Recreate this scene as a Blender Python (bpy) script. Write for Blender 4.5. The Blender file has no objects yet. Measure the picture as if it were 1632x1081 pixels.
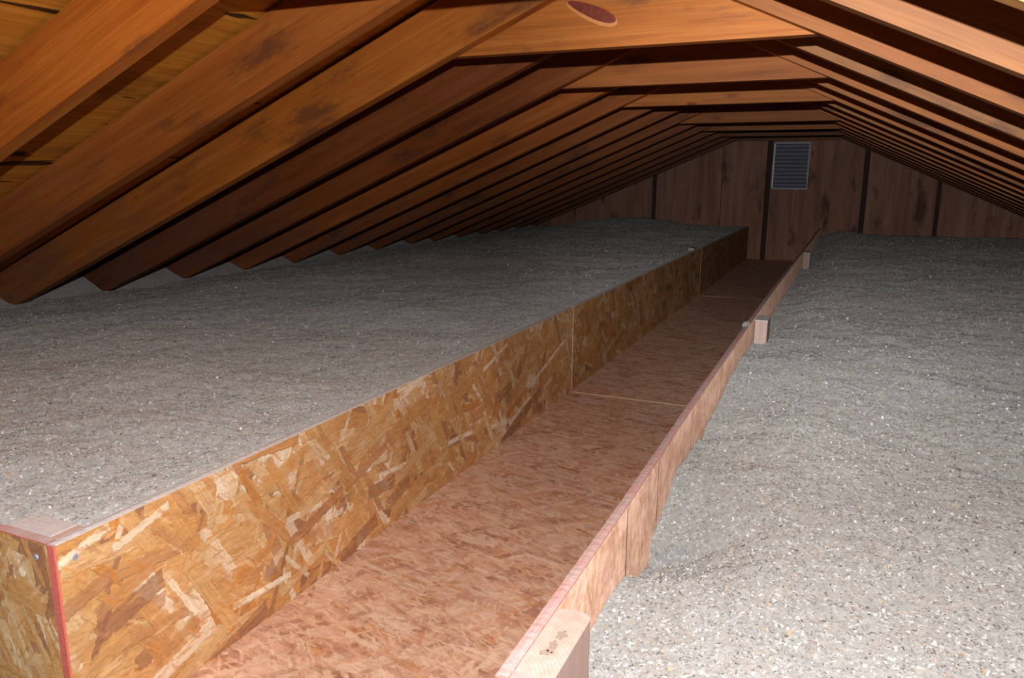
import bpy, bmesh, math, random
import numpy as np
from mathutils import Matrix, Vector

random.seed(7)
rng = np.random.default_rng(11)
S = bpy.context.scene
C = S.collection

# ------------------------------------------------------------------ camera
F_PX, YAW, PITCH, ROLL = 1210.53, 0.4151, 0.2124, 0.0056
CX, CZ = 0.8466, 0.7382
_cy, _sy, _cp, _sp = math.cos(YAW), math.sin(YAW), math.cos(PITCH), math.sin(PITCH)
fwd = Vector((-_sy * _cp, _cy * _cp, -_sp))
r0 = Vector((_cy, _sy, 0)); u0 = r0.cross(fwd)
right = math.cos(ROLL) * r0 + math.sin(ROLL) * u0
up = -math.sin(ROLL) * r0 + math.cos(ROLL) * u0
cam = bpy.data.objects.new('camera', bpy.data.cameras.new('camera'))
C.objects.link(cam)
cam.data.sensor_width = 36.0
cam.data.lens = F_PX / 1632 * 36.0
cam.data.clip_start = 0.01
cam.matrix_world = Matrix(((right.x, up.x, -fwd.x, CX), (right.y, up.y, -fwd.y, 0.0),
                           (right.z, up.z, -fwd.z, CZ), (0, 0, 0, 1)))
S.camera = cam

# ------------------------------------------------------------------ world, flash, exposure
S.view_settings.view_transform = 'Standard'
S.view_settings.look = 'None'
S.view_settings.exposure = 0.0
S.view_settings.gamma = 1.0
w = bpy.data.worlds.new('attic_air'); S.world = w; w.use_nodes = True
w.node_tree.nodes['Background'].inputs[0].default_value = (1.0, 0.9, 0.8, 1)
w.node_tree.nodes['Background'].inputs[1].default_value = 0.006

# the camera's flash, on its shoe above the lens: a strong core to the beam and a wide spill around it
fp = Vector((CX, 0, CZ)) + right * 0.012 + up * 0.122 - fwd * 0.06
for nm, energy, size, blend, ax, ay in (('flash_beam', 130.0, 52, 1.0, 0.425, 0.17), ('flash_spill', 97.0, 150, 0.7, -0.06, -0.06)):
    ld = bpy.data.lights.new(nm, 'SPOT')
    ld.energy = energy
    ld.color = (1.0, 0.99, 0.975)
    ld.spot_size = math.radians(size); ld.spot_blend = blend
    ld.shadow_soft_size = 0.006
    flash = bpy.data.objects.new(nm, ld); C.objects.link(flash)
    aim = (fwd + right * ax + up * ay).normalized()
    flash.matrix_world = Matrix.Translation(fp) @ aim.to_track_quat('-Z', 'Y').to_matrix().to_4x4()

# ------------------------------------------------------------------ dimensions
SP = 0.4064                        # rafter spacing
Y3 = 1.8621                        # near face of the rafter that carries the first tie in view
ZT, XR, HALF, ML, MR = 1.0417, 0.2907, 0.4589, 0.4235, 0.4532
WC = 0.5833                        # walkway width
HB = 0.2957                        # board height
YN, YW = 0.549, 7.27               # near end, gable wall
T = 0.012                          # board thickness
RD, RT = 0.140, 0.038              # rafter depth, thickness
APL, APR = ZT + HALF * ML, ZT + HALF * MR


# ------------------------------------------------------------------ helpers
def srgb(r, g, b):
    f = lambda c: (c / 12.92) if c <= 0.04045 else ((c + 0.055) / 1.055) ** 2.4
    return (f(r / 255), f(g / 255), f(b / 255), 1.0)


class NT:
    """small node-tree writer"""
    def __init__(s, name):
        s.m = bpy.data.materials.new(name); s.m.use_nodes = True
        s.t = s.m.node_tree; s.n = s.t.nodes; s.l = s.t.links
        s.b = s.n['Principled BSDF']
    def new(s, typ, **kw):
        n = s.n.new(typ)
        for k, v in kw.items(): setattr(n, k, v)
        return n
    def put(s, sock, v):
        if isinstance(v, bpy.types.NodeSocket): s.l.new(v, sock)
        elif v is not None: sock.default_value = v
    def math(s, op, a, b=None, c=None, clamp=False):
        n = s.new('ShaderNodeMath', operation=op, use_clamp=clamp)
        s.put(n.inputs[0], a)
        if b is not None: s.put(n.inputs[1], b)
        if c is not None: s.put(n.inputs[2], c)
        return n.outputs[0]
    def vmath(s, op, a, b=None):
        n = s.new('ShaderNodeVectorMath', operation=op)
        s.put(n.inputs[0], a)
        if b is not None: s.put(n.inputs[1], b)
        return n.outputs[0]
    def mapping(s, v, loc=(0, 0, 0), rot=(0, 0, 0), sc=(1, 1, 1)):
        n = s.new('ShaderNodeMapping')
        s.put(n.inputs[0], v); s.put(n.inputs[1], loc); s.put(n.inputs[2], rot); s.put(n.inputs[3], sc)
        return n.outputs[0]
    def noise(s, v, scale=5, detail=4, rough=0.55, dist=0.0, dim='3D'):
        n = s.new('ShaderNodeTexNoise', noise_dimensions=dim)
        s.put(n.inputs['Vector'], v); n.inputs['Scale'].default_value = scale
        n.inputs['Detail'].default_value = detail; n.inputs['Roughness'].default_value = rough
        n.inputs['Distortion'].default_value = dist
        return n.outputs[0]
    def voro(s, v, scale=5, dim='3D', feature='F1', rnd=1.0):
        n = s.new('ShaderNodeTexVoronoi', voronoi_dimensions=dim, feature=feature)
        s.put(n.inputs['Vector'], v); n.inputs['Scale'].default_value = scale
        n.inputs['Randomness'].default_value = rnd
        return n
    def ramp(s, f, stops, interp='LINEAR'):
        n = s.new('ShaderNodeValToRGB'); n.color_ramp.interpolation = interp
        e = n.color_ramp.elements
        while len(e) < len(stops): e.new(0.5)
        for i, (p, c) in enumerate(stops):
            e[i].position = p; e[i].color = c if len(c) == 4 else (*c, 1)
        s.put(n.inputs[0], f)
        return n.outputs[0]
    def step(s, f, a, b):
        n = s.new('ShaderNodeMapRange', interpolation_type='SMOOTHSTEP')
        s.put(n.inputs[0], f); n.inputs[1].default_value = a; n.inputs[2].default_value = b
        return n.outputs[0]
    def mix(s, f, a, b, mode='MIX'):
        n = s.new('ShaderNodeMix', data_type='RGBA', blend_type=mode)
        s.put(n.inputs[0], f); s.put(n.inputs[6], a); s.put(n.inputs[7], b)
        return n.outputs[2]
    def bump(s, h, strength=0.3, dist=0.002):
        n = s.new('ShaderNodeBump'); s.put(n.inputs['Height'], h)
        n.inputs['Strength'].default_value = strength; n.inputs['Distance'].default_value = dist
        s.l.new(n.outputs[0], s.b.inputs['Normal'])
    def coords(s, kind='Object'):
        return s.new('ShaderNodeTexCoord').outputs[kind]
    def finish(s, col, rough=0.7, spec=0.3):
        s.put(s.b.inputs['Base Color'], col); s.put(s.b.inputs['Roughness'], rough)
        s.b.inputs['Specular IOR Level'].default_value = spec
        return s.m


G = lambda v: (v, v, v, 1)


def osb_material(name, ua, va, pal, angles, length=0.10, width=0.016, dust=None, dust_amt=0.0, seed=0, cover=0.5, rough_d=0.0):
    """oriented strand board: layers of long random flakes laid over each other"""
    t = NT(name)
    co = t.coords()
    sp = t.new('ShaderNodeSeparateXYZ'); t.l.new(co, sp.inputs[0])
    cb = t.new('ShaderNodeCombineXYZ')
    t.l.new(sp.outputs[ua], cb.inputs[0]); t.l.new(sp.outputs[va], cb.inputs[1])
    uv = cb.outputs[0]
    nz = t.new('ShaderNodeTexNoise', noise_dimensions='2D'); t.l.new(uv, nz.inputs['Vector'])
    nz.inputs['Scale'].default_value = 95; nz.inputs['Detail'].default_value = 3
    off = t.vmath('SUBTRACT', nz.outputs['Color'], (0.5, 0.5, 0.5))
    off = t.vmath('MULTIPLY', off, (0.0075, 0.0075, 0.0))
    uvd = t.vmath('ADD', uv, off)
    stops = [(i / len(pal), c) for i, c in enumerate(pal)]
    col = None; height = None
    rr = random.Random(seed)
    for i, a in enumerate(angles):
        L = length * rr.uniform(0.7, 1.3); W = width * rr.choice((0.45, 0.75, 1.0, 1.3, 1.6))
        rot = t.mapping(uvd, (rr.uniform(0, 9), rr.uniform(0, 9), 0), (0, 0, math.radians(a)))
        sr = t.new('ShaderNodeSeparateXYZ'); t.l.new(rot, sr.inputs[0])
        vv = t.math('DIVIDE', sr.outputs[1], W); row = t.math('FLOOR', vv)
        w1 = t.new('ShaderNodeTexWhiteNoise', noise_dimensions='1D'); t.l.new(row, w1.inputs['W'])
        uu = t.math('ADD', t.math('DIVIDE', sr.outputs[0], L), t.math('MULTIPLY', w1.outputs['Value'], 7.0))
        # each end of a flake is cut at its own slant
        uu = t.math('ADD', uu, t.math('MULTIPLY', vv, rr.uniform(-0.12, 0.12)))
        cell = t.math('FLOOR', uu)
        cc = t.new('ShaderNodeCombineXYZ'); t.l.new(cell, cc.inputs[0]); t.l.new(row, cc.inputs[1]); cc.inputs[2].default_value = i
        wn = t.new('ShaderNodeTexWhiteNoise', noise_dimensions='3D'); t.l.new(cc.outputs[0], wn.inputs['Vector'])
        cs = t.new('ShaderNodeSeparateColor'); t.l.new(wn.outputs['Color'], cs.inputs[0])
        c = t.ramp(wn.outputs['Value'], stops, 'CONSTANT')
        g = t.noise(t.mapping(rot, sc=(12, 330, 1)), 1.0, 3, 0.6, 0.0, '2D')
        c = t.mix(1.0, c, t.ramp(g, [(0.25, G(0.74)), (0.55, G(1.0)), (0.85, G(1.16))]), 'MULTIPLY')
        if col is None:
            col = c; height = cs.outputs[2]
        else:
            fu = t.math('FRACT', uu); fv = t.math('FRACT', vv)
            m = t.math('LESS_THAN', cs.outputs[1], cover)
            m = t.math('MULTIPLY', m, t.math('LESS_THAN', fu, t.math('ADD', 0.4, t.math('MULTIPLY', cs.outputs[2], 0.6))))
            m = t.math('MULTIPLY', m, t.math('LESS_THAN', fv, t.math('ADD', 0.35, t.math('MULTIPLY', cs.outputs[0], 0.65))))
            c = t.mix(t.math('MULTIPLY', t.math('LESS_THAN', fv, 0.05), 0.35), c, srgb(96, 62, 36))  # dark line painted on one flake edge as the shade of its thickness
            col = t.mix(t.math('MULTIPLY', m, t.math('ADD', 0.6, t.math('MULTIPLY', cs.outputs[2], 0.38))), col, c)
            height = t.mix(m, height, cs.outputs[2])
    big = t.noise(uv, 3.0, 3, 0.6, 0.0, '2D')
    col = t.mix(1.0, col, t.ramp(big, [(0.3, G(0.82)), (0.7, G(1.12))]), 'MULTIPLY')
    if dust is not None:
        d = t.noise(t.mapping(uv, sc=(1.0, 1.6, 1)), 14, 6, 0.7, 0.3, '2D')
        col = t.mix(t.math('MULTIPLY', t.step(d, 0.30, 0.72), dust_amt), col, dust)
    # small slivers lying between the big flakes
    for a in angles[:2]:
        rot = t.mapping(uvd, (3.3, 1.7, 0), (0, 0, math.radians(a + 33)))
        v = t.voro(t.mapping(rot, sc=(24, 150, 1)), 1.0, '2D')
        cs = t.new('ShaderNodeSeparateColor'); t.l.new(v.outputs['Color'], cs.inputs[0])
        m = t.math('MULTIPLY', t.math('LESS_THAN', cs.outputs[1], 0.22), t.math('LESS_THAN', v.outputs['Distance'], 0.42))
        col = t.mix(t.math('MULTIPLY', m, 0.55), col, t.ramp(cs.outputs[0], [(0, pal[3]), (0.35, pal[5]), (0.7, pal[min(8, len(pal) - 2)]), (0.9, pal[-3])], 'CONSTANT'))
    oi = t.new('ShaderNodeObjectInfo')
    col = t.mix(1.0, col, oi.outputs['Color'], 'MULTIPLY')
    fine = t.noise(t.mapping(uv, rot=(0, 0, 0.5), sc=(60, 160, 1)), 1.0, 4, 0.7, 0.6, '2D')
    col = t.mix(1.0, col, t.ramp(fine, [(0.25, G(0.80)), (0.6, G(1.04)), (0.85, G(1.14))]), 'MULTIPLY')
    t.b.inputs['Diffuse Roughness'].default_value = rough_d
    t.bump(height, 0.35, 0.0012)
    return t.finish(col, 0.62, 0.35)


def wood_material(name, dark, mid, light, grain=(1.6, 34, 34), knots=True, stain=srgb(58, 36, 34), stain_amt=0.6, use_obj=True, rough=0.6, splits=False):
    """sawn lumber, grain along local X; tint from the object's own colour"""
    t = NT(name)
    co = t.coords()
    oi = t.new('ShaderNodeObjectInfo')
    shift = t.vmath('SCALE', (37.0, 11.0, 23.0)); 
    sh = t.n[-1]; t.put(sh.inputs['Scale'], oi.outputs['Random'])
    p = t.vmath('ADD', co, shift) if use_obj else co
    wob = t.noise(t.mapping(p, sc=(1.2, 6, 6)), 1.0, 2, 0.5)
    pw = t.vmath('ADD', p, t.vmath('MULTIPLY', t.mapping(wob), (0.0, 0.02, 0.02)))
    g1 = t.noise(t.mapping(pw, sc=grain), 1.0, 5, 0.62, 0.4)
    g2 = t.noise(t.mapping(pw, sc=(grain[0] * 3, grain[1] * 9, grain[2] * 9)), 1.0, 3, 0.6)
    col = t.ramp(g1, [(0.2, dark), (0.5, mid), (0.82, light)])
    col = t.mix(1.0, col, t.ramp(g2, [(0.3, G(0.80)), (0.65, G(1.08))]), 'MULTIPLY')
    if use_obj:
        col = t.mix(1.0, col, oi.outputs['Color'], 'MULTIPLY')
    # blotches of a redder and a greyer tone
    b1 = t.noise(t.mapping(p, sc=(1.4, 5, 5)), 1.0, 4, 0.6)
    col = t.mix(t.math('MULTIPLY', t.step(b1, 0.45, 0.75), 0.35), col, t.mix(1.0, col, (0.82, 0.64, 0.52, 1), 'MULTIPLY'))
    s1 = t.noise(t.mapping(p, (3, 5, 7), sc=(2.6, 7, 7)), 1.0, 5, 0.65)
    col = t.mix(t.math('MULTIPLY', t.step(s1, 0.53, 0.68), stain_amt), col, stain)
    if use_obj:     # fluff dust settled on the low ends of the rafters
        sx = t.new('ShaderNodeSeparateXYZ'); t.l.new(co, sx.inputs[0])
        low = t.math('MULTIPLY', t.step(sx.outputs[0], 1.0, 2.6), t.step(t.noise(t.mapping(p, sc=(3, 9, 9)), 1.0, 5, 0.7), 0.30, 0.62))
        col = t.mix(t.math('MULTIPLY', low, 0.62), col, srgb(112, 80, 72))
    if knots:
        kv = t.voro(t.mapping(p, sc=(2.3, 7.5, 7.5)), 1.0)
        kd = t.math('ADD', kv.outputs['Distance'], t.math('MULTIPLY', t.math('SUBTRACT', t.noise(p, 60, 3), 0.5), 0.05))
        pick = t.new('ShaderNodeSeparateColor'); t.l.new(kv.outputs['Color'], pick.inputs[0])
        on = t.math('LESS_THAN', pick.outputs[0], 0.42)
        halo = t.math('MULTIPLY', t.math('SUBTRACT', 1.0, t.step(kd, 0.07, 0.20)), on)
        core = t.math('MULTIPLY', t.math('SUBTRACT', 1.0, t.step(kd, 0.045, 0.085)), on)
        col = t.mix(t.math('MULTIPLY', halo, 0.35), col, t.mix(1.0, col, (1.5, 1.25, 0.9, 1), 'MULTIPLY'))
        col = t.mix(t.math('MULTIPLY', core, 0.7), col, srgb(70, 34, 22))
    if splits:
        sn = t.noise(t.mapping(p, (9, 2, 4), sc=(3.2, 26, 26)), 1.0, 2, 0.5, 0.2)
        col = t.mix(t.math('MULTIPLY', t.step(sn, 0.655, 0.685), 0.92), col, srgb(22, 10, 5))
    t.bump(g2, 0.25, 0.001)
    return t.finish(col, rough, 0.35)


def insulation_material(name, seed=0.0):
    t = NT(name)
    co = t.mapping(t.coords(), (seed, seed, 0))
    nz = t.new('ShaderNodeTexNoise'); t.l.new(co, nz.inputs['Vector']); nz.inputs['Scale'].default_value = 120; nz.inputs['Detail'].default_value = 2
    d = t.vmath('ADD', co, t.vmath('MULTIPLY', t.vmath('SUBTRACT', nz.outputs['Color'], (0.5,) * 3), (0.008,) * 3))
    v = t.voro(d, 300)
    cs = t.new('ShaderNodeSeparateColor'); t.l.new(v.outputs['Color'], cs.inputs[0])
    col = t.ramp(cs.outputs[0], [(0.0, srgb(91, 89, 87)), (0.03, srgb(140, 136, 135)), (0.40, srgb(157, 157, 156)),
                                 (0.76, srgb(166, 166, 165)), (0.83, srgb(166, 152, 136)), (0.91, srgb(199, 201, 202)), (0.972, srgb(225, 228, 230))], 'CONSTANT')
    base = t.noise(co, 60, 6, 0.75)
    bc = t.ramp(base, [(0.28, srgb(126, 125, 123)), (0.5, srgb(155, 155, 153)), (0.7, srgb(173, 173, 172))])
    col = t.mix(0.46, bc, col)
    tan = t.noise(co, 9, 4, 0.6)
    col = t.mix(t.math('MULTIPLY', t.step(tan, 0.5, 0.75), 0.35), col, t.mix(1.0, col, (1.02, 0.93, 0.83, 1), 'MULTIPLY'))
    h = t.math('ADD', t.math('MULTIPLY', base, 1.0), t.math('MULTIPLY', cs.outputs[1], 0.5))
    t.bump(h, 0.75, 0.0045)
    t.b.inputs['Diffuse Roughness'].default_value = 1.0
    return t.finish(col, 0.95, 0.05)


def flake_material():
    t = NT('paper_flakes')
    ge = t.new('ShaderNodeNewGeometry')
    col = t.ramp(ge.outputs['Random Per Island'],
                 [(0.0, srgb(147, 146, 145)), (0.28, srgb(167, 167, 166)), (0.55, srgb(185, 187, 186)), (0.72, srgb(180, 160, 137)),
                  (0.84, srgb(230, 233, 235)), (0.93, srgb(189, 200, 212)), (0.95, srgb(110, 106, 103)), (0.994, srgb(207, 164, 159))], 'CONSTANT')
    return t.finish(col, 0.85, 0.2)


def plain(name, col, rough=0.6, spec=0.3, metal=0.0, var=0.12, sc=40):
    t = NT(name)
    n = t.noise(t.coords(), sc, 5, 0.65)
    c = t.mix(1.0, col, t.ramp(n, [(0.3, G(1 - var)), (0.7, G(1 + var))]), 'MULTIPLY')
    t.b.inputs['Metallic'].default_value = metal
    t.bump(n, 0.2, 0.001)
    return t.finish(c, rough, spec)


def painted_edge_material():
    t = NT('red_edge_paint')
    co = t.coords()
    n = t.noise(co, 26, 6, 0.7)
    n2 = t.noise(co, 240, 3, 0.7)
    geo = t.new('ShaderNodeNewGeometry')
    sp = t.new('ShaderNodeSeparateXYZ'); t.l.new(geo.outputs['Normal'], sp.inputs[0])
    red = t.mix(n2, srgb(206, 92, 80), srgb(222, 130, 116))
    # dust lies only on upward faces: a lilac grey fluff over the paint
    top = t.math('GREATER_THAN', sp.outputs[2], 0.7)
    d = t.math('MULTIPLY', top, t.math('ADD', 0.72, t.math('MULTIPLY', t.step(n, 0.35, 0.62), 0.32)))
    col = t.mix(d, red, t.mix(n2, srgb(176, 152, 150), srgb(196, 176, 174)))
    t.bump(n2, 0.5, 0.002)
    return t.finish(col, 0.8, 0.2)


def mesh_obj(name, verts, faces, mat, parent=None, smooth=False):
    me = bpy.data.meshes.new(name)
    me.from_pydata([tuple(v) for v in verts], [], faces)
    me.materials.append(mat)
    o = bpy.data.objects.new(name, me); C.objects.link(o)
    if parent is not None: o.parent = parent
    if smooth:
        me.polygons.foreach_set('use_smooth', [True] * len(me.polygons))
    return o


def bm_obj(name, bm, mat, parent=None):
    me = bpy.data.meshes.new(name)
    bmesh.ops.recalc_face_normals(bm, faces=bm.faces)
    bm.to_mesh(me); bm.free()
    me.materials.append(mat)
    o = bpy.data.objects.new(name, me); C.objects.link(o)
    if parent is not None: o.parent = parent
    return o


def add_box(bm, x0, x1, y0, y1, z0, z1, bev=0.0):
    r = bmesh.ops.create_cube(bm, size=1.0)
    for v in r['verts']:
        v.co.x = x0 if v.co.x < 0 else x1
        v.co.y = y0 if v.co.y < 0 else y1
        v.co.z = z0 if v.co.z < 0 else z1
    if bev:
        es = list({e for v in r['verts'] for e in v.link_edges})
        bmesh.ops.bevel(bm, geom=es, offset=bev, segments=2, profile=0.5, affect='EDGES')


def box_obj(name, x0, x1, y0, y1, z0, z1, mat, parent=None, bev=0.0):
    bm = bmesh.new(); add_box(bm, x0, x1, y0, y1, z0, z1, bev)
    return bm_obj(name, bm, mat, parent)


def tag(o, label, cat, group=None, kind=None):
    if label: o['label'] = label
    if cat: o['category'] = cat
    if group: o['group'] = group
    if kind: o['kind'] = kind
    return o


# ------------------------------------------------------------------ materials
LUMBER = wood_material('orange_lumber', srgb(146, 80, 30), srgb(176, 104, 44), srgb(198, 128, 64), stain_amt=0.6)
DECK = wood_material('roof_plywood', srgb(170, 98, 26), srgb(208, 134, 44), srgb(226, 160, 66), grain=(2.2, 60, 60), knots=False,
                     stain=srgb(84, 48, 24), stain_amt=0.4, use_obj=False, splits=True)
WALLWOOD = wood_material('dark_wall_plywood', srgb(120, 84, 68), srgb(160, 118, 98), srgb(182, 142, 120), grain=(1.2, 16, 16), knots=True,
                         stain=srgb(72, 48, 42), stain_amt=0.8, use_obj=False, rough=0.85)
def stud_material():
    t = NT('pale_new_stud')
    co = t.coords()
    n = t.noise(t.mapping(co, sc=(3, 60, 60)), 1.0, 4, 0.6)
    col = t.ramp(n, [(0.3, srgb(186, 158, 146)), (0.55, srgb(199, 174, 165)), (0.8, srgb(210, 187, 180))])
    # growth rings seen on the sawn end: arcs round a pith outside the piece
    sp = t.new('ShaderNodeSeparateXYZ'); t.l.new(t.vmath('ADD', co, nvec(t, co)), sp.inputs[0])
    dy = t.math('SUBTRACT', sp.outputs[1], 0.56); dz = t.math('SUBTRACT', sp.outputs[2], 0.53)
    r_ = t.math('SQRT', t.math('ADD', t.math('MULTIPLY', dy, dy), t.math('MULTIPLY', dz, dz)))
    ring = t.math('SINE', t.math('MULTIPLY', r_, 1500.0))
    col = t.mix(t.math('MULTIPLY', t.step(ring, 0.3, 1.0), 0.30), col, srgb(169, 133, 116))
    t.bump(n, 0.2, 0.0008)
    return t.finish(col, 0.8, 0.2)


def nvec(t, co):
    n = t.new('ShaderNodeTexNoise'); t.l.new(co, n.inputs['Vector']); n.inputs['Scale'].default_value = 30
    return t.vmath('MULTIPLY', t.vmath('SUBTRACT', n.outputs['Color'], (0.5,) * 3), (0.0, 0.004, 0.004))


STUDWOOD = stud_material()
gold = [srgb(244, 226, 198), srgb(221, 175, 120), srgb(215, 165, 108), srgb(209, 155, 96), srgb(223, 185, 136), srgb(203, 137, 72), srgb(199, 145, 98),
        srgb(217, 171, 116), srgb(183, 129, 90), srgb(231, 199, 156), srgb(211, 157, 96), srgb(239, 215, 186), srgb(219, 177, 126), srgb(213, 161, 104),
        srgb(207, 151, 96), srgb(163, 115, 84), srgb(225, 187, 140), srgb(209, 155, 98), srgb(217, 169, 114)]
pink = [srgb(230, 190, 160), srgb(224, 178, 148), srgb(218, 168, 138), srgb(234, 198, 170), srgb(204, 150, 120), srgb(222, 178, 148),
        srgb(210, 148, 100), srgb(200, 144, 116), srgb(234, 204, 178), srgb(172, 116, 92)]
tan = [srgb(183, 142, 116), srgb(176, 132, 105), srgb(188, 151, 124), srgb(165, 120, 93), srgb(191, 158, 128), srgb(179, 135, 109)]
OSB_LEFT = osb_material('osb_gold', 1, 2, gold, [12, -38, 70, 20, -62, 48, 5, 62, -15], 0.13, 0.026, seed=3, cover=0.50)
OSB_CROSS = osb_material('osb_gold_cross', 0, 2, gold, [100, 40, -20, 70, 120, 85, 10, 60], 0.12, 0.024, seed=8, cover=0.42)
OSB_RIGHT = osb_material('osb_tan', 1, 2, tan, [84, 95, 60, 100, 88, 76], 0.09, 0.010, dust=srgb(226, 188, 174), dust_amt=0.6, seed=5, rough_d=0.85)
OSB_FLOOR = osb_material('osb_pinkish', 0, 1, pink, [10, -24, 40, 70, -8, 100, 25, -50, 12], 0.11, 0.017, dust=srgb(230, 192, 170), dust_amt=0.62, seed=21, cover=0.48)
EDGE = painted_edge_material()
BAREEDGE = plain('bare_board_edge', srgb(246, 220, 190), 0.8)
SCREW = plain('screw_steel', srgb(160, 164, 174), 0.5, 0.5, 0.2, 0.1)
DUST = plain('settled_grey_dust', srgb(204, 200, 200), 0.95, 0.05, 0, 0.12, 160)
PENCIL = plain('pencil_grey', srgb(104, 76, 70), 0.8)
ZINC = plain('grey_vent_metal', srgb(150, 154, 166), 0.55, 0.5, 0.25, 0.15)
ZINCLIP = plain('pale_vent_lip', srgb(196, 200, 206), 0.5, 0.5, 0.25, 0.1)
DARKGAP = plain('dark_building_paper', srgb(74, 54, 48), 0.95)
MESHGREY = plain('insect_screen_grey', srgb(70, 74, 82), 0.8)
PLASTER = plain('ceiling_board_grey', srgb(150, 146, 140), 0.9)
INS_L = insulation_material('cellulose_fluff', 0.0)
FLAKE = flake_material()

# ------------------------------------------------------------------ the setting
floor = box_obj('floor', -2.9, 3.3, 0.54, 7.40, -0.06, -0.018, PLASTER); floor['kind'] = 'structure'


def slope_pts(side, d, n):
    """world x,z at horizontal distance d from the ridge, n above the rafters' lower face (along the normal)"""
    m, ap = (ML, APL) if side < 0 else (MR, APR)
    a = math.atan(m)
    return XR + side * (d + n * math.sin(a)), ap - m * d + n * math.cos(a)


# roof deck, local X along the attic so that the grain runs that way
yd0, yd1, td = -1.0, 7.40, 0.013
al, ar = math.atan(ML), math.atan(MR)
v, f = [], []
dv = RD / math.cos(al); dv2 = (RD + td) / math.cos(al)
er = RD / math.cos(ar); er2 = (RD + td) / math.cos(ar)
xl, xrr = XR - 3.1, XR + 3.1
zap_in = max(APL + dv, APR + er); zap_out = zap_in + td / math.cos(al)
for y in (yd0, yd1):
    v += [(xl, y, APL + dv - ML * 3.1), (XR, y, zap_in), (xrr, y, APR + er - MR * 3.1),
          (xrr, y, APR + er2 - MR * 3.1), (XR, y, zap_out), (xl, y, APL + dv2 - ML * 3.1)]
f = [(0, 1, 7, 6), (1, 2, 8, 7), (3, 4, 10, 9), (4, 5, 11, 10), (2, 3, 9, 8), (5, 0, 6, 11), (0, 5, 4, 1), (1, 4, 3, 2), (6, 7, 10, 11), (7, 8, 9, 10)]
loc = [(y, -x, z) for x, y, z in v]                      # local axes: X = attic's length
ceil = mesh_obj('ceiling', loc, f, DECK)
ceil.matrix_world = Matrix(((0, -1, 0, 0), (1, 0, 0, 0), (0, 0, 1, 0), (0, 0, 0, 1)))
ceil['kind'] = 'structure'

# gable wall: plywood panels with open gaps over dark paper; local X runs up the wall (grain)
def roof_under(x, n=RD):
    m, ap, a = (ML, APL, al) if x < XR else (MR, APR, ar)
    return ap - m * abs(x - XR) + n / math.cos(a)
edges = [(-2.75, -0.908), (-0.868, -0.269), (-0.263, 0.112), (0.158, 0.906), (0.950, 1.474), (1.508, 3.2)]
bm = bmesh.new()
def wall_panel(x0, x1, y0, y1):
    xs = sorted({x0, x1} | ({XR} if x0 < XR < x1 else set()))
    top = [(x, max(0.0, roof_under(x) - 0.001)) for x in xs]
    out = [(x0, -0.018)] + [(x1, -0.018)] + [(x, z) for x, z in reversed(top)]
    a_ = [bm.verts.new((z, -x, y0)) for x, z in out]     # local: X = world z, Y = -world x, Z = world y
    b_ = [bm.verts.new((z, -x, y1)) for x, z in out]
    bm.faces.new(a_); bm.faces.new(list(reversed(b_)))
    for i in range(len(out)):
        j = (i + 1) % len(out)
        bm.faces.new((a_[i], b_[i], b_[j], a_[j]))
for x0, x1 in edges: wall_panel(x0, x1, YW, YW + 0.014)
wall = bm_obj('wall_back', bm, WALLWOOD)
wall.matrix_world = Matrix(((0, -1, 0, 0), (0, 0, 1, 0), (1, 0, 0, 0), (0, 0, 0, 1)))
wall['kind'] = 'structure'
bm = bmesh.new(); wall_panel(-2.75, 3.2, YW + 0.040, YW + 0.05)
paper = bm_obj('paper_backing', bm, DARKGAP, wall)

# ------------------------------------------------------------------ rafters and collar ties
ORD = ['nearest', 'second', 'third', 'fourth', 'fifth', 'sixth', 'seventh', 'eighth', 'ninth', 'tenth', 'eleventh', 'twelfth',
       'thirteenth', 'fourteenth', 'fifteenth', 'sixteenth']


def beam_mesh(name, x0b, x1b, x0t, x1t, depth, thick, mat):
    """board along local X; lower edge x0b..x1b, upper edge x0t..x1t; eased edges"""
    bm = bmesh.new()
    n = 14
    rows = []
    for y in (0.0, thick):
        for z, a, b in ((0.0, x0b, x1b), (depth, x0t, x1t)):
            rows.append([bm.verts.new((a + (b - a) * i / n, y, z)) for i in range(n + 1)])
    A, B, D_, E_ = rows          # (0,0) (0,depth) (thick,0) (thick,depth)
    for i in range(n):
        bm.faces.new((A[i], A[i + 1], B[i + 1], B[i])); bm.faces.new((D_[i], E_[i], E_[i + 1], D_[i + 1]))
        bm.faces.new((A[i], D_[i], D_[i + 1], A[i + 1])); bm.faces.new((B[i], B[i + 1], E_[i + 1], E_[i]))
    bm.faces.new((A[0], B[0], E_[0], D_[0])); bm.faces.new((A[n], D_[n], E_[n], B[n]))
    es = [e for e in bm.edges if len(e.link_faces) == 2 and e.calc_face_angle() > 0.5
          and abs((e.verts[0].co - e.verts[1].co).x) > 0.05]
    bmesh.ops.bevel(bm, geom=es, offset=0.003, segments=2, profile=0.5, affect='EDGES')
    return bm_obj(name, bm, mat)


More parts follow.
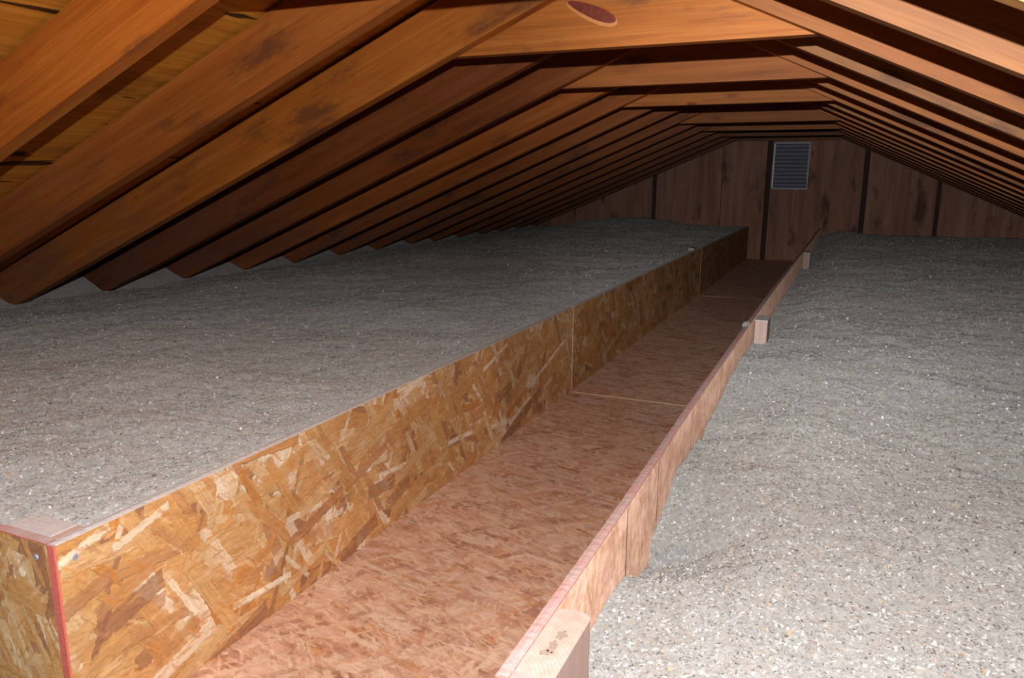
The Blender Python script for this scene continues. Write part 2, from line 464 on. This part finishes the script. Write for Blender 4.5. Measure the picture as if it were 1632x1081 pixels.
LCOL = {1: (1.06, 0.94, 0.60), 2: (0.90, 0.80, 0.66), 3: (1.08, 1.00, 0.66), 4: (0.52, 0.42, 0.42), 5: (0.60, 0.48, 0.42), 6: (1.0, 0.85, 0.66),
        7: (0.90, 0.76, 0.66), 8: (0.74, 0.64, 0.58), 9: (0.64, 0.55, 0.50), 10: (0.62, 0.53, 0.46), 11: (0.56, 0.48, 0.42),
        12: (0.50, 0.43, 0.38), 13: (0.46, 0.40, 0.36), 14: (0.40, 0.35, 0.33), 15: (0.34, 0.30, 0.30), 16: (0.30, 0.27, 0.27)}  # far rafters darken step by step: flash falloff put into the tint
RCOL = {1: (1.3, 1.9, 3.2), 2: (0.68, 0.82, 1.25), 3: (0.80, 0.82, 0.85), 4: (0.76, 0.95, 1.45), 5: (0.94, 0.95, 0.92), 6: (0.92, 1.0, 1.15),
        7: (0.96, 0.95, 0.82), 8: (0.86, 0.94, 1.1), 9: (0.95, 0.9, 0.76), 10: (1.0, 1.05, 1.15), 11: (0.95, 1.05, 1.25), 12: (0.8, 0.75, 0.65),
        13: (0.65, 0.6, 0.55), 14: (0.6, 0.55, 0.5), 15: (0.5, 0.46, 0.42), 16: (0.4, 0.37, 0.35)}  # the last ones sink towards the wall, painted falloff as on the left
LLOOK = {1: 'orange-brown', 2: 'brown rafter with purple-grey stains', 3: 'clean orange', 4: 'dark reddish brown', 5: 'dark stained'}
for side in (-1, 1):
    m, ap, a = (ML, APL, al) if side < 0 else (MR, APR, ar)
    c_, s_ = math.cos(a), math.sin(a)
    L = 3.05 / c_
    for k in range(1, 17):
        y = Y3 + (k - 3) * SP
        xb = 0.019 / c_
        o = beam_mesh('rafter', xb, L, xb - RD * s_ / c_, L - 0.06, RD, RT, LUMBER)
        jit = random.uniform(-0.003, 0.003)
        if side < 0:
            o.matrix_world = Matrix(((-c_, 0, -s_, XR), (0, -1, 0, y + RT + jit), (-s_, 0, c_, ap), (0, 0, 0, 1)))
        else:
            o.matrix_world = Matrix(((c_, 0, s_, XR), (0, 1, 0, y + jit), (-s_, 0, c_, ap), (0, 0, 0, 1)))
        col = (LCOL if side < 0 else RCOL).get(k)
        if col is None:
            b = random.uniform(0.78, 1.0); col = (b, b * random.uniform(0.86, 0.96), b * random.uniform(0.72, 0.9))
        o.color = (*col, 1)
        where = 'left' if side < 0 else 'right'
        if k == 16:
            lab = f'roof rafter on the {where} slope, against the gable wall and last in its row'
        elif k == 1 and side > 0:
            lab = 'pale roof rafter of the right slope, nearest one, cut by the corner of the view'
        elif side < 0 and k == 2:
            lab = 'brown roof rafter with purple-grey stains, second from the camera on the left slope'
        elif side < 0 and k == 3:
            lab = 'light orange-brown roof rafter on the left slope, third from the camera, holding the knotty tie'
        elif side < 0 and k == 4:
            lab = 'dark reddish roof rafter on the left slope, fourth from the camera'
        else:
            tone = 'orange-brown wooden' if k < 9 else 'shadowy brown wooden'
            lab = f'{tone} roof rafter on the {where} slope, {ORD[k - 1]} {"to" if k == 1 else "from"} the camera'
        tag(o, lab, 'rafter', f'rafters on the {where} slope')

TIES = [1, 3, 5, 7, 10, 12, 14, 16]
TCOL = {3: (1.06, 1.02, 0.82), 5: (0.92, 0.86, 0.74), 7: (1.04, 1.0, 0.76)}
names = ['wooden collar tie across the nearest rafters, just above the view',
         'broad orange collar tie with a big dark oval knot, largest in view',
         'orange-brown collar tie, first one behind the tie with the big knot',
         'golden collar tie with a swirl of knotty grain, second behind the big knot',
         'narrow-looking brown collar tie, third behind the tie with the big knot',
         'brown collar tie, fourth behind the tie with the big knot',
         'dark collar tie, second from the gable wall above the vent',
         'dark collar tie right in front of the gable wall above the vent']
for i, k in enumerate(TIES):
    y = Y3 + (k - 3) * SP + RT
    z0 = ZT + 0.006
    dl = (APL + RD / math.cos(al) - z0) / ML; dr = (APR + RD / math.cos(ar) - z0) / MR
    tl = (APL + RD / math.cos(al) - z0 - RD) / ML; tr = (APR + RD / math.cos(ar) - z0 - RD) / MR
    o = beam_mesh('collar_tie', -dl + 0.01, dr - 0.01, -tl + 0.01, tr - 0.01, RD, RT, LUMBER)
    o.matrix_world = Matrix.Translation((XR, y + 0.004, z0))
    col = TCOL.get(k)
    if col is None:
        b = random.uniform(0.85, 1.0) * (0.42 if k > 12 else 0.9); col = (b, b * 0.94, b * 0.84)  # last two ties tinted dark, standing in for the nearer ties' shadow
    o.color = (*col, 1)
    tag(o, names[i], 'collar tie', 'collar ties across the rafters')
    if k == 3:     # the big spike knot and a smaller dark one, inlaid in the near face
        KN = plain('dark_red_knot', srgb(120, 52, 36), 0.55, 0.3, 0, 0.25, 90)
        KB = plain('pale_knot_bark', srgb(206, 134, 78), 0.6)
        def knot(nm, cx, cz, L_, W_, ang, mat, off, par):
            bm = bmesh.new(); vs = []
            for q in range(28):
                th = 2 * math.pi * q / 28
                rx = L_ * math.cos(th); rz = W_ * math.sin(th) * (1 + 0.25 * math.cos(th))
                vs.append(bm.verts.new((cx + rx * math.cos(ang) - rz * math.sin(ang), off, cz + rx * math.sin(ang) + rz * math.cos(ang))))
            ctr = bm.verts.new((cx, off - 0.0012, cz))
            for q in range(28): bm.faces.new((vs[q], vs[(q + 1) % 28], ctr))
            return bm_obj(nm, bm, mat, par)
        rim = knot('knot', -0.074, 0.081, 0.072, 0.018, -0.40, KB, -0.0002, o)
        core = knot('knot_core', -0.074, 0.086, 0.068, 0.0145, -0.40, KN, -0.0014, rim)

# ------------------------------------------------------------------ walkway: floor panels and side boards
FJ = [YN, 2.425, 4.832, YW - 0.002]
plab = ['reddish strand board floor panel of the walkway, nearest the camera',
        'reddish strand board floor panel in the middle of the walkway',
        'dark far floor panel of the walkway, ending at the gable wall']
def screw(px, py, pz, axis, par):
    bm = bmesh.new()
    bmesh.ops.create_cone(bm, cap_ends=True, segments=16, radius1=0.0045, radius2=0.0036, depth=0.0016)
    add_box(bm, -0.003, 0.003, -0.0006, 0.0006, 0.0006, 0.0010); add_box(bm, -0.0006, 0.0006, -0.003, 0.003, 0.0006, 0.0010)
    if axis == 'x': bmesh.ops.rotate(bm, verts=bm.verts, matrix=Matrix.Rotation(math.pi / 2, 3, 'Y'))
    if axis == '-y': bmesh.ops.rotate(bm, verts=bm.verts, matrix=Matrix.Rotation(math.pi / 2, 3, 'X'))
    bmesh.ops.translate(bm, verts=bm.verts, vec=(px, py, pz))
    return bm_obj('screw', bm, SCREW, par)
for i in range(3):
    o = box_obj('walkway_panel', 0.0005, WC - 0.006, FJ[i] + 0.0015, FJ[i + 1] - 0.0015, -0.0178, 0.0, OSB_FLOOR)
    tag(o, plab[i], 'floor panel', 'strand board floor panels of the walkway')
    if i == 0:
        screw(0.029, 1.315, 0.0006, 'z', o); screw(0.385, 1.455, 0.0006, 'z', o)
    if i < 2:
        e = box_obj('bare_edge', 0.02, WC - 0.01 if i == 0 else 0.22, FJ[i + 1] - 0.0055, FJ[i + 1] - 0.0012, -0.004, 0.0006, BAREEDGE, o)
        e['label'] = 'pale bare edge at the joint'


def bowx(y):
    """inner face of the right-hand board"""
    return float(np.interp(y, [0.5, 0.96, 1.49, 2.4, 3.2, 4.4, 5.74, 7.3], [0.590, 0.590, 0.584, 0.580, 0.580, 0.585, 0.592, 0.594]))


def side_board(name, xin, thick, y0, y1, z0, z1, mat):
    """board along Y whose inner face follows xin(y); thick < 0 to the left"""
    n = max(2, int((y1 - y0) / 0.12)); v, f = [], []
    for i in range(n + 1):
        y = y0 + (y1 - y0) * i / n; x = xin(y)
        v += [(x, y, z0), (x + thick, y, z0), (x + thick, y, z1), (x, y, z1)]
    for i in range(n):
        a_, b_ = 4 * i, 4 * i + 4
        for q in range(4):
            r_ = (q + 1) % 4
            f.append((a_ + q, b_ + q, b_ + r_, a_ + r_) if thick < 0 else (a_ + r_, b_ + r_, b_ + q, a_ + q))
    f += [(0, 1, 2, 3), (4 * n + 3, 4 * n + 2, 4 * n + 1, 4 * n)] if thick < 0 else [(3, 2, 1, 0), (4 * n, 4 * n + 1, 4 * n + 2, 4 * n + 3)]
    o = mesh_obj(name, v, f, mat)
    return o


def edge_strip(name, xin, thick, y0, y1, z, par, end=False, z0=-0.0175, mat=None, lab='red painted edge dulled by pale dust'):
    """coat of paint on the top edge, fuzzy with dust, and down the near end"""
    n = max(8, int((y1 - y0) / 0.006)); v, f = [], []
    for i in range(n + 1):
        y = y0 + (y1 - y0) * i / n; x = xin(y)
        h = 0.0016 + 0.0008 * random.random(); j = 0.0007 * random.random()
        s = 1 if thick > 0 else -1
        v += [(x - s * j, y, z - 0.0003), (x - s * j, y, z + 0.5 * h), (x + thick * 0.5, y, z + h), (x + thick + s * j * 0.4, y, z + 0.5 * h), (x + thick + s * j * 0.4, y, z - 0.0003)]
    for i in range(n):
        a_, b_ = 5 * i, 5 * i + 5
        for q in range(4):
            f.append((a_ + q, a_ + q + 1, b_ + q + 1, b_ + q) if thick > 0 else (b_ + q, b_ + q + 1, a_ + q + 1, a_ + q))
    f.append((0, 1, 2, 3, 4)); f.append((5 * n + 4, 5 * n + 3, 5 * n + 2, 5 * n + 1, 5 * n))
    if end:
        x = xin(y0); b0 = len(v); xa, xb_ = min(x, x + thick), max(x, x + thick)
        for yy in (y0 - 0.0012, y0 + 0.0002):
            v += [(xa, yy, z0), (xb_, yy, z0), (xb_, yy, z + 0.0006), (xa, yy, z + 0.0006)]
        f += [(b0, b0 + 1, b0 + 2, b0 + 3), (b0 + 3, b0 + 2, b0 + 6, b0 + 7), (b0, b0 + 3, b0 + 7, b0 + 4), (b0 + 1, b0 + 5, b0 + 6, b0 + 2)]
    o = mesh_obj(name, v, f, mat or EDGE, par)
    o['label'] = lab
    return o


BJ = [YN, 2.446, 4.884, YW - 0.002]
llab = ['golden strand board side of the walkway, nearest panel at left, bright in the flash',
        'golden brown strand board side of the walkway, middle panel at left',
        'dark far strand board side of the walkway at left, by the gable wall']
rlab = ['pinkish strand board side of the walkway at right, nearest panel with pink edge',
        'pinkish strand board side of the walkway at right, middle panel past the stud',
        'pinkish strand board side of the walkway at right, far panel by the gable wall']
for i in range(3):
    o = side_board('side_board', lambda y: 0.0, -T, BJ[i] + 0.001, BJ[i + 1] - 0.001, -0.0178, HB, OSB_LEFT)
    o.color = (*((1, 1, 1), (0.82, 0.78, 0.72), (0.62, 0.58, 0.56))[i], 1)  # middle and far panels tinted darker: the flash's falloff put into their colour
    tag(o, llab[i], 'side board', 'strand board sides of the walkway')
    e = edge_strip('dusty_top', lambda y: 0.0, -T, BJ[i] + 0.003, BJ[i + 1] - 0.001, HB, o, mat=DUST, lab='top edge under settled grey dust')
    if i == 0:
        e = mesh_obj('painted_edge', [(-T, YN - 0.0006, -0.0175), (0.0006, YN - 0.0006, -0.0175), (0.0006, YN - 0.0006, HB + 0.0006), (-T, YN - 0.0006, HB + 0.0006),
                                      (-T, YN + 0.001, -0.0175), (0.0006, YN + 0.0025, -0.0175), (0.0006, YN + 0.0025, HB + 0.0006), (-T, YN + 0.012, HB + 0.0006)],
                     [(0, 1, 2, 3), (1, 5, 6, 2), (3, 2, 6, 7), (0, 4, 5, 1), (0, 3, 7, 4), (4, 7, 6, 5)], EDGE, o)
        e['label'] = 'red painted end of the board'
        screw(0.0005, 0.575, 0.270, 'x', o)
    if i < 2:
        e = box_obj('bare_edge', -0.008, 0.0006, BJ[i + 1] - 0.004, BJ[i + 1] - 0.0005, 0.0, HB - 0.002, BAREEDGE, o)
        e['label'] = 'pale bare edge at the joint'
    o = side_board('side_board', bowx, T, BJ[i] + 0.001, BJ[i + 1] - 0.001, -0.0178, HB, OSB_RIGHT)
    tag(o, rlab[i], 'side board', 'strand board sides of the walkway')
    edge_strip('painted_edge', bowx, T, BJ[i] + 0.001, BJ[i + 1] - 0.001, HB, o, end=(i == 0))
    if i == 0:
        for yy in (0.953, 1.147):
            e = box_obj('pencil_mark', bowx(yy) + T - 0.0003, bowx(yy) + T + 0.0003, yy - 0.0012, yy + 0.0012, 0.05, HB - 0.004, PENCIL, o)
# boards across the near ends
o = box_obj('end_board', -1.3, -T - 0.0008, YN + 0.0008, YN + 0.0008 + T, -0.0178, HB, OSB_CROSS)
tag(o, 'strand board across the near end of the left insulation, beside the red corner', 'end board', 'strand boards across the near ends')
screw(-0.036, YN + 0.0003, 0.274, '-y', o)
n = 100
v = []; f = []
for i in range(n + 1):
    x = -1.3 + (1.3 - T - 0.001) * i / n; h = 0.0012 + 0.0015 * random.random()
    v += [(x, YN + 0.0004, HB - 0.0003), (x, YN + 0.0004, HB + h * 0.6), (x, YN + 0.0008 + T, HB + h), (x, YN + 0.0008 + T, HB - 0.0003)]
for i in range(n):
    for q in range(3): f.append((4 * i + q, 4 * i + 4 + q, 4 * i + 5 + q, 4 * i + 1 + q))
e = mesh_obj('painted_edge', v, f, EDGE, o); e['label'] = 'pink painted top edge dulled by dust'
xe = bowx(YN) + T + 0.0008
o = box_obj('end_board', xe, 1.9, YN + 0.0008, YN + 0.0008 + T, -0.0178, HB, OSB_CROSS)
tag(o, 'strand board across the near end of the right insulation, in front of the pale stud', 'end board', 'strand boards across the near ends')
v = []; f = []
for i in range(n + 1):
    x = xe + (1.9 - xe) * i / n; h = 0.0008 + 0.0012 * random.random()
    v += [(x, YN + 0.0004, HB - 0.0003), (x, YN + 0.0004, HB + h * 0.6), (x, YN + 0.0008 + T, HB + h), (x, YN + 0.0008 + T, HB - 0.0003)]
for i in range(n):
    for q in range(3): f.append((4 * i + q, 4 * i + 4 + q, 4 * i + 5 + q, 4 * i + 1 + q))
e = mesh_obj('painted_edge', v, f, EDGE, o); e['label'] = 'pink painted top edge dulled by dust'


# ------------------------------------------------------------------ short studs that hold the boards upright
def stud(x0, x1, y0, y1, ztop, label, round_far=False, cap=None):
    """a short length of two-by-four standing on end, corners eased"""
    bm = bmesh.new()
    r = bmesh.ops.create_cube(bm, size=1.0)
    for q in r['verts']:
        q.co = Vector((x0 if q.co.x < 0 else x1, y0 if q.co.y < 0 else y1, -0.018 if q.co.z < 0 else ztop))
    vert = [e_ for e_ in bm.edges if abs((e_.verts[0].co - e_.verts[1].co).z) > 0.1]
    if round_far:
        far = [e_ for e_ in vert if e_.verts[0].co.y > (y0 + y1) / 2]
        bmesh.ops.bevel(bm, geom=far, offset=0.012, segments=4, profile=0.5, affect='EDGES')
    else:
        bmesh.ops.bevel(bm, geom=vert, offset=0.003, segments=2, profile=0.5, affect='EDGES')
    # local X runs up the stud so that the grain does too
    for q in bm.verts: q.co = Vector((q.co.z, -q.co.x, q.co.y)) if False else Vector((q.co.z, q.co.x, q.co.y))
    o_ = bm_obj('stud', bm, STUDWOOD)
    o_.matrix_world = Matrix(((0, 1, 0, 0), (0, 0, 1, 0), (1, 0, 0, 0), (0, 0, 0, 1)))
    tag(o_, label, 'stud', 'short studs behind the walkway boards')
    return o_
xs = bowx(0.6) + T + 0.0008
st = stud(xs, xs + 0.038, YN + T + 0.002, YN + T + 0.117, HB + 0.001, 'pale sawn stud with grey smudges on its top, nearest the camera in the right corner', True)
# printed / dirty smudges on the stud's sawn end
SM = plain('grey_smudge', srgb(156, 140, 128), 0.9, 0.1, 0, 0.3, 300)
def blot(cx, cy, rx, ry, ang):
    bm = bmesh.new(); vs = []
    for q in range(22):
        th = 2 * math.pi * q / 22; k_ = 1 + 0.25 * math.sin(5 * th + 1) + random.uniform(-0.18, 0.18)
        ax, ay = rx * k_ * math.cos(th), ry * k_ * math.sin(th)
        X_, Y_ = cx + ax * math.cos(ang) - ay * math.sin(ang), cy + ax * math.sin(ang) + ay * math.cos(ang)
        vs.append(bm.verts.new((HB + 0.00125, X_, Y_)))
    bm.faces.new(vs)
    return bm_obj('smudge', bm, SM, st)
blot(xs + 0.019, YN + 0.062, 0.0040, 0.010, 0.15); blot(xs + 0.0205, YN + 0.082, 0.0048, 0.008, -0.1); blot(xs + 0.016, YN + 0.050, 0.006, 0.004, 0.3)
st2 = stud(0.604, 0.642, 2.400, 2.489, 0.305, 'pale stud poking from the insulation halfway along the right side')
stud(0.6055, 0.6435, 4.845, 4.934, 0.300, 'small far pale stud poking from the insulation on the right')
stud(-T - 0.0395, -T - 0.0015, 4.70, 4.80, 0.309, 'far pale stud tip at the left board, half buried in fluff')
st3 = stud(-T - 0.092, -T - 0.0015, YN + T + 0.002, YN + T + 0.040, HB + 0.001, 'dusty stud in the near left corner behind the red edge')


bm = bmesh.new(); add_box(bm, 0.305, 0.3085, 0.6035, 0.6425, 2.3995, 2.489, 0.001)   # in the stud's own axes
dc = bm_obj('dust_cap', bm, DUST, st2); dc['label'] = 'grey dust on the stud top'


bm = bmesh.new(); add_box(bm, HB + 0.0011, HB + 0.0020, -T - 0.092, -T - 0.013, YN + T + 0.0022, YN + T + 0.040, 0.0003)
dc = bm_obj('dust_cap', bm, DUST, st3); dc['label'] = 'pale dust on the stud top'


# ------------------------------------------------------------------ gable vent
vent = bpy.data.objects.new('gable_vent', None); C.objects.link(vent)
vx0, vx1, vz0, vz1 = 0.170, 0.470, 0.630, 1.034
vent.location = ((vx0 + vx1) / 2, YW, vz0)
tag(vent, 'grey metal louvered vent high on the dark gable wall', 'vent')
inv = Matrix.Translation(-Vector(vent.location))
def vpart(name, boxes, mat):
    bm = bmesh.new()
    for b in boxes: add_box(bm, *b)
    bmesh.ops.transform(bm, matrix=inv, verts=bm.verts)
    return bm_obj(name, bm, mat, vent)
fy0, fy1 = YW - 0.022, YW - 0.0005
vpart('frame', [(vx0, vx1, fy0, fy1, vz1 - 0.014, vz1), (vx0, vx1, fy0, fy1, vz0, vz0 + 0.014), (vx1 - 0.012, vx1, fy0, fy1, vz0 + 0.014, vz1 - 0.014)], ZINC)
lip = vpart('side_lip', [(vx0, vx0 + 0.012, fy0 - 0.012, fy1, vz0 + 0.014, vz1 - 0.014)], ZINCLIP)
lip['label'] = 'paler side lip of the vent'
bm = bmesh.new()
nl = 11
for i in range(nl):
    z = vz0 + 0.018 + (vz1 - vz0 - 0.036) * i / nl; hh = (vz1 - vz0 - 0.036) / nl
    a_ = [(vx0 + 0.013, fy0 + 0.004, z + hh * 0.86), (vx1 - 0.013, fy0 + 0.004, z + hh * 0.86), (vx1 - 0.013, fy1 - 0.003, z + hh * 0.22), (vx0 + 0.013, fy1 - 0.003, z + hh * 0.22)]
    vs = [bm.verts.new(q) for q in a_] + [bm.verts.new((q[0], q[1], q[2] - 0.0015)) for q in a_]
    for q in ((0, 1, 2, 3), (7, 6, 5, 4), (0, 4, 5, 1), (1, 5, 6, 2), (2, 6, 7, 3), (3, 7, 4, 0)): bm.faces.new([vs[j] for j in q])
bmesh.ops.transform(bm, matrix=inv, verts=bm.verts)
bm_obj('louvers', bm, ZINC, vent)
vpart('insect_screen', [(vx0 + 0.012, vx1 - 0.012, fy1 - 0.0022, fy1 - 0.0008, vz0 + 0.014, vz1 - 0.014)], MESHGREY)


# ------------------------------------------------------------------ blown insulation
def vnoise(x, y, sc, seed):
    """smooth value noise, -1..1"""
    px, py = x / sc + seed * 17.3, y / sc + seed * 9.1
    ix, iy = np.floor(px).astype(np.int64), np.floor(py).astype(np.int64)
    fx, fy = px - ix, py - iy
    fx, fy = fx * fx * (3 - 2 * fx), fy * fy * (3 - 2 * fy)
    def h(a, b):
        n_ = (a * 374761393 + b * 668265263 + seed * 1274126177) & 0x7fffffff
        n_ = ((n_ ^ (n_ >> 13)) * 1274126177) & 0x7fffffff
        n_ = (n_ ^ (n_ >> 16)) & 0xffff
        return n_ / 32767.5 - 1
    return (h(ix, iy) * (1 - fx) + h(ix + 1, iy) * fx) * (1 - fy) + (h(ix, iy + 1) * (1 - fx) + h(ix + 1, iy + 1) * fx) * fy


def roughness(x, y, s):
    r_ = 0.012 * vnoise(x, y, 0.32, s) + 0.006 * vnoise(x, y, 0.11, s + 1) + 0.0028 * vnoise(x, y, 0.042, s + 2)
    r_ += 0.0026 * np.abs(vnoise(x, y, 0.020, s + 3)) + 0.0022 * vnoise(x, y, 0.011, s + 4)
    return r_


def h_left(x, y):
    base = 0.288 + 0 * x
    # swell near the far wall, sag towards the eaves
    base = base + 0.055 * np.exp(-((x + 1.05) / 0.42) ** 2) * np.clip((y - 5.6) / 1.4, 0, 1)
    bay = 0.05 * vnoise(x * 0 + 3.3, y, 0.19, 41)
    e_ = np.clip((-1.30 - x) / 0.75, 0, 1); e_ = e_ * e_ * (3 - 2 * e_)
    base = base - 0.052 * e_
    # banked up in each bay towards the eave
    up_ = np.clip((-2.06 + bay - x) / 0.16, 0, 1)
    base = base + 0.075 * up_
    base = np.minimum(base, APL + RD / math.cos(al) - ML * np.abs(XR - x) - 0.02)
    near = np.clip((x + 0.16) / 0.15, 0, 1)                    # flush with the board's top
    rough = roughness(x, y, 3)
    return (base + rough) * (1 - near) + near * (HB - 0.0005 + 0.35 * np.abs(rough) * np.clip((-x - 0.002) / 0.05, 0.12, 1))


RB = ([0.5, 0.80, 0.86, 0.95, 1.02, 1.105, 1.12, 1.30, 1.50, 1.56, 1.61, 1.98, 2.31, 2.5, 2.78, 3.5, 4.3, 5.2, 6.2, 7.3],
      [0.19, 0.196, 0.206, 0.192, 0.150, 0.135, 0.175, 0.222, 0.205, 0.190, 0.208, 0.240, 0.235, 0.245, 0.205, 0.205, 0.20, 0.19, 0.18, 0.22])
def h_right(x, y):
    edge = np.interp(y, *RB)
    d = np.clip((x - 0.60) / 0.22, 0, 1); d = d * d * (3 - 2 * d)
    mid = 0.243 + 0.012 * np.clip((y - 3) / 3, 0, 1) - 0.02 * np.clip((1.2 - y) / 0.6, 0, 1)
    e_ = np.clip((x - 1.9) / 0.7, 0, 1)
    ph = np.cos(2 * np.pi * (y - (Y3 + 0.019)) / SP)
    base = edge * (1 - d) + mid * d + e_ * (0.01 - 0.02 * ph)
    base = base + 0.03 * np.exp(-(((x - 0.78) / 0.16) ** 2)) * np.clip((y - 6.0) / 1.0, 0, 1)
    return base + roughness(x, y, 13) * (0.6 + 0.4 * d)


def insulation(name, hf, xs_, ys_, label, fl, seed):
    X, Y = np.meshgrid(xs_, ys_)
    Z = hf(X, Y)
    ny, nx = X.shape
    jx = rng.uniform(-0.35, 0.35, X.shape); jy = rng.uniform(-0.35, 0.35, X.shape)
    jx[:, [0, -1]] = 0; jy[[0, -1], :] = 0; jx[[0, -1], :] = 0; jy[:, [0, -1]] = 0
    dx = np.gradient(xs_)[None, :]; dy = np.gradient(ys_)[:, None]
    X2 = X + jx * dx * 0.8; Y2 = Y + jy * dy * 0.8
    V = np.stack([X2, Y2, Z], -1).reshape(-1, 3)
    idx = np.arange(ny * nx).reshape(ny, nx)
    Fq = np.stack([idx[:-1, :-1], idx[:-1, 1:], idx[1:, 1:], idx[1:, :-1]], -1).reshape(-1, 4)
    ring = np.concatenate([idx[0, :], idx[1:, -1], idx[-1, -2::-1], idx[-2:0:-1, 0]])
    low = V[ring].copy(); low[:, 2] = -0.0175
    b0 = len(V); V = np.concatenate([V, low])
    li = np.arange(b0, b0 + len(ring))
    sk = np.stack([ring, li, np.roll(li, -1), np.roll(ring, -1)], -1)
    Fq = np.concatenate([Fq, sk])
    ntop = len(Fq)
    # loose flakes of paper lying in the surface
    n_, ymax, xr0, xr1 = fl
    u = rng.random(n_)
    fy = 0.60 * (ymax / 0.60) ** u
    fx = rng.uniform(xr0, xr1, n_)
    fz = hf(fx, fy) + rng.uniform(-0.001, 0.0025, n_)
    sz = rng.uniform(0.0007, 0.0019, n_) * (0.75 + 0.25 * fy) * np.where(rng.random(n_) < 0.05, 1.7, 1.0)
    th = rng.uniform(0, 2 * np.pi, n_); asp = rng.uniform(0.35, 1.0, n_)
    ax = np.stack([np.cos(th), np.sin(th), rng.normal(0, 0.5, n_)], -1)
    ay = np.stack([-np.sin(th), np.cos(th), rng.normal(0, 0.6, n_)], -1)
    cen = np.stack([fx, fy, fz], -1)
    q = []
    for sx, sy in ((-1, -1), (1, -0.8), (0.8, 1), (-1, 0.7)):
        q.append(cen + ax * (sx * sz)[:, None] + ay * (sy * sz * asp)[:, None])
    FV = np.stack(q, 1).reshape(-1, 3)
    b1 = len(V)
    FF = (np.arange(n_ * 4) + b1).reshape(-1, 4)
    V = np.concatenate([V, FV]); Fa = np.concatenate([Fq, FF])
    me = bpy.data.meshes.new(name)
    me.vertices.add(len(V)); me.vertices.foreach_set('co', V.astype(np.float32).ravel())
    me.loops.add(Fa.size); me.loops.foreach_set('vertex_index', Fa.astype(np.int32).ravel())
    me.polygons.add(len(Fa)); me.polygons.foreach_set('loop_start', np.arange(0, Fa.size, 4, dtype=np.int32))
    me.materials.append(INS_L); me.materials.append(FLAKE)
    mi = np.zeros(len(Fa), np.int32); mi[ntop:] = 1
    me.polygons.foreach_set('material_index', mi)
    sm = np.zeros(len(Fa), bool); sm[:ntop - len(ring)] = True
    me.polygons.foreach_set('use_smooth', sm)
    me.update(calc_edges=True); me.validate()
    o_ = bpy.data.objects.new(name, me); C.objects.link(o_)
    tag(o_, label, 'insulation', None, 'stuff')
    return o_


def rows(y0, y1, k):
    ys_ = [y0]
    while ys_[-1] < y1: ys_.append(ys_[-1] + k * max(0.9, ys_[-1] * 0.9))
    ys_[-1] = y1
    return np.array(ys_)
yR = rows(YN + T + 0.0025, YW - 0.003, 0.0055)
insulation('blown_insulation', h_left, np.concatenate([np.arange(-2.40, -0.20, 0.0085), np.arange(-0.20, -0.0125, 0.005)]), yR,
           'grey blown cellulose insulation bed left of the walkway, level with the board top', (110000, 7.0, -2.0, -0.03), 1)
insulation('blown_insulation', h_right, np.concatenate([np.arange(bowx(1.5) + T + 0.004, 1.3, 0.0048), np.arange(1.3, 2.74, 0.009)]), yR,
           'pale grey blown cellulose insulation bed right of the walkway, bright in the flash', (160000, 7.0, 0.61, 2.2), 2)

# a tuft of fluff caught on the right board's top beside the stud
bm = bmesh.new()
bmesh.ops.create_icosphere(bm, subdivisions=4, radius=1.0)
for q in bm.verts:
    n_ = 1 + 0.35 * math.sin(7 * q.co.x + 3) * math.sin(6 * q.co.y + 1) + random.uniform(-0.16, 0.16)
    q.co = Vector((bowx(2.36) - 0.001 + 0.004 + q.co.x * 0.009 * n_, 2.36 + q.co.y * 0.030 * n_, HB + 0.003 + max(-0.35, q.co.z) * 0.006 * n_))
tf = bm_obj('insulation_tuft', bm, INS_L)
tag(tf, 'small tuft of grey fluff caught on the right board top beside the halfway stud', 'insulation')
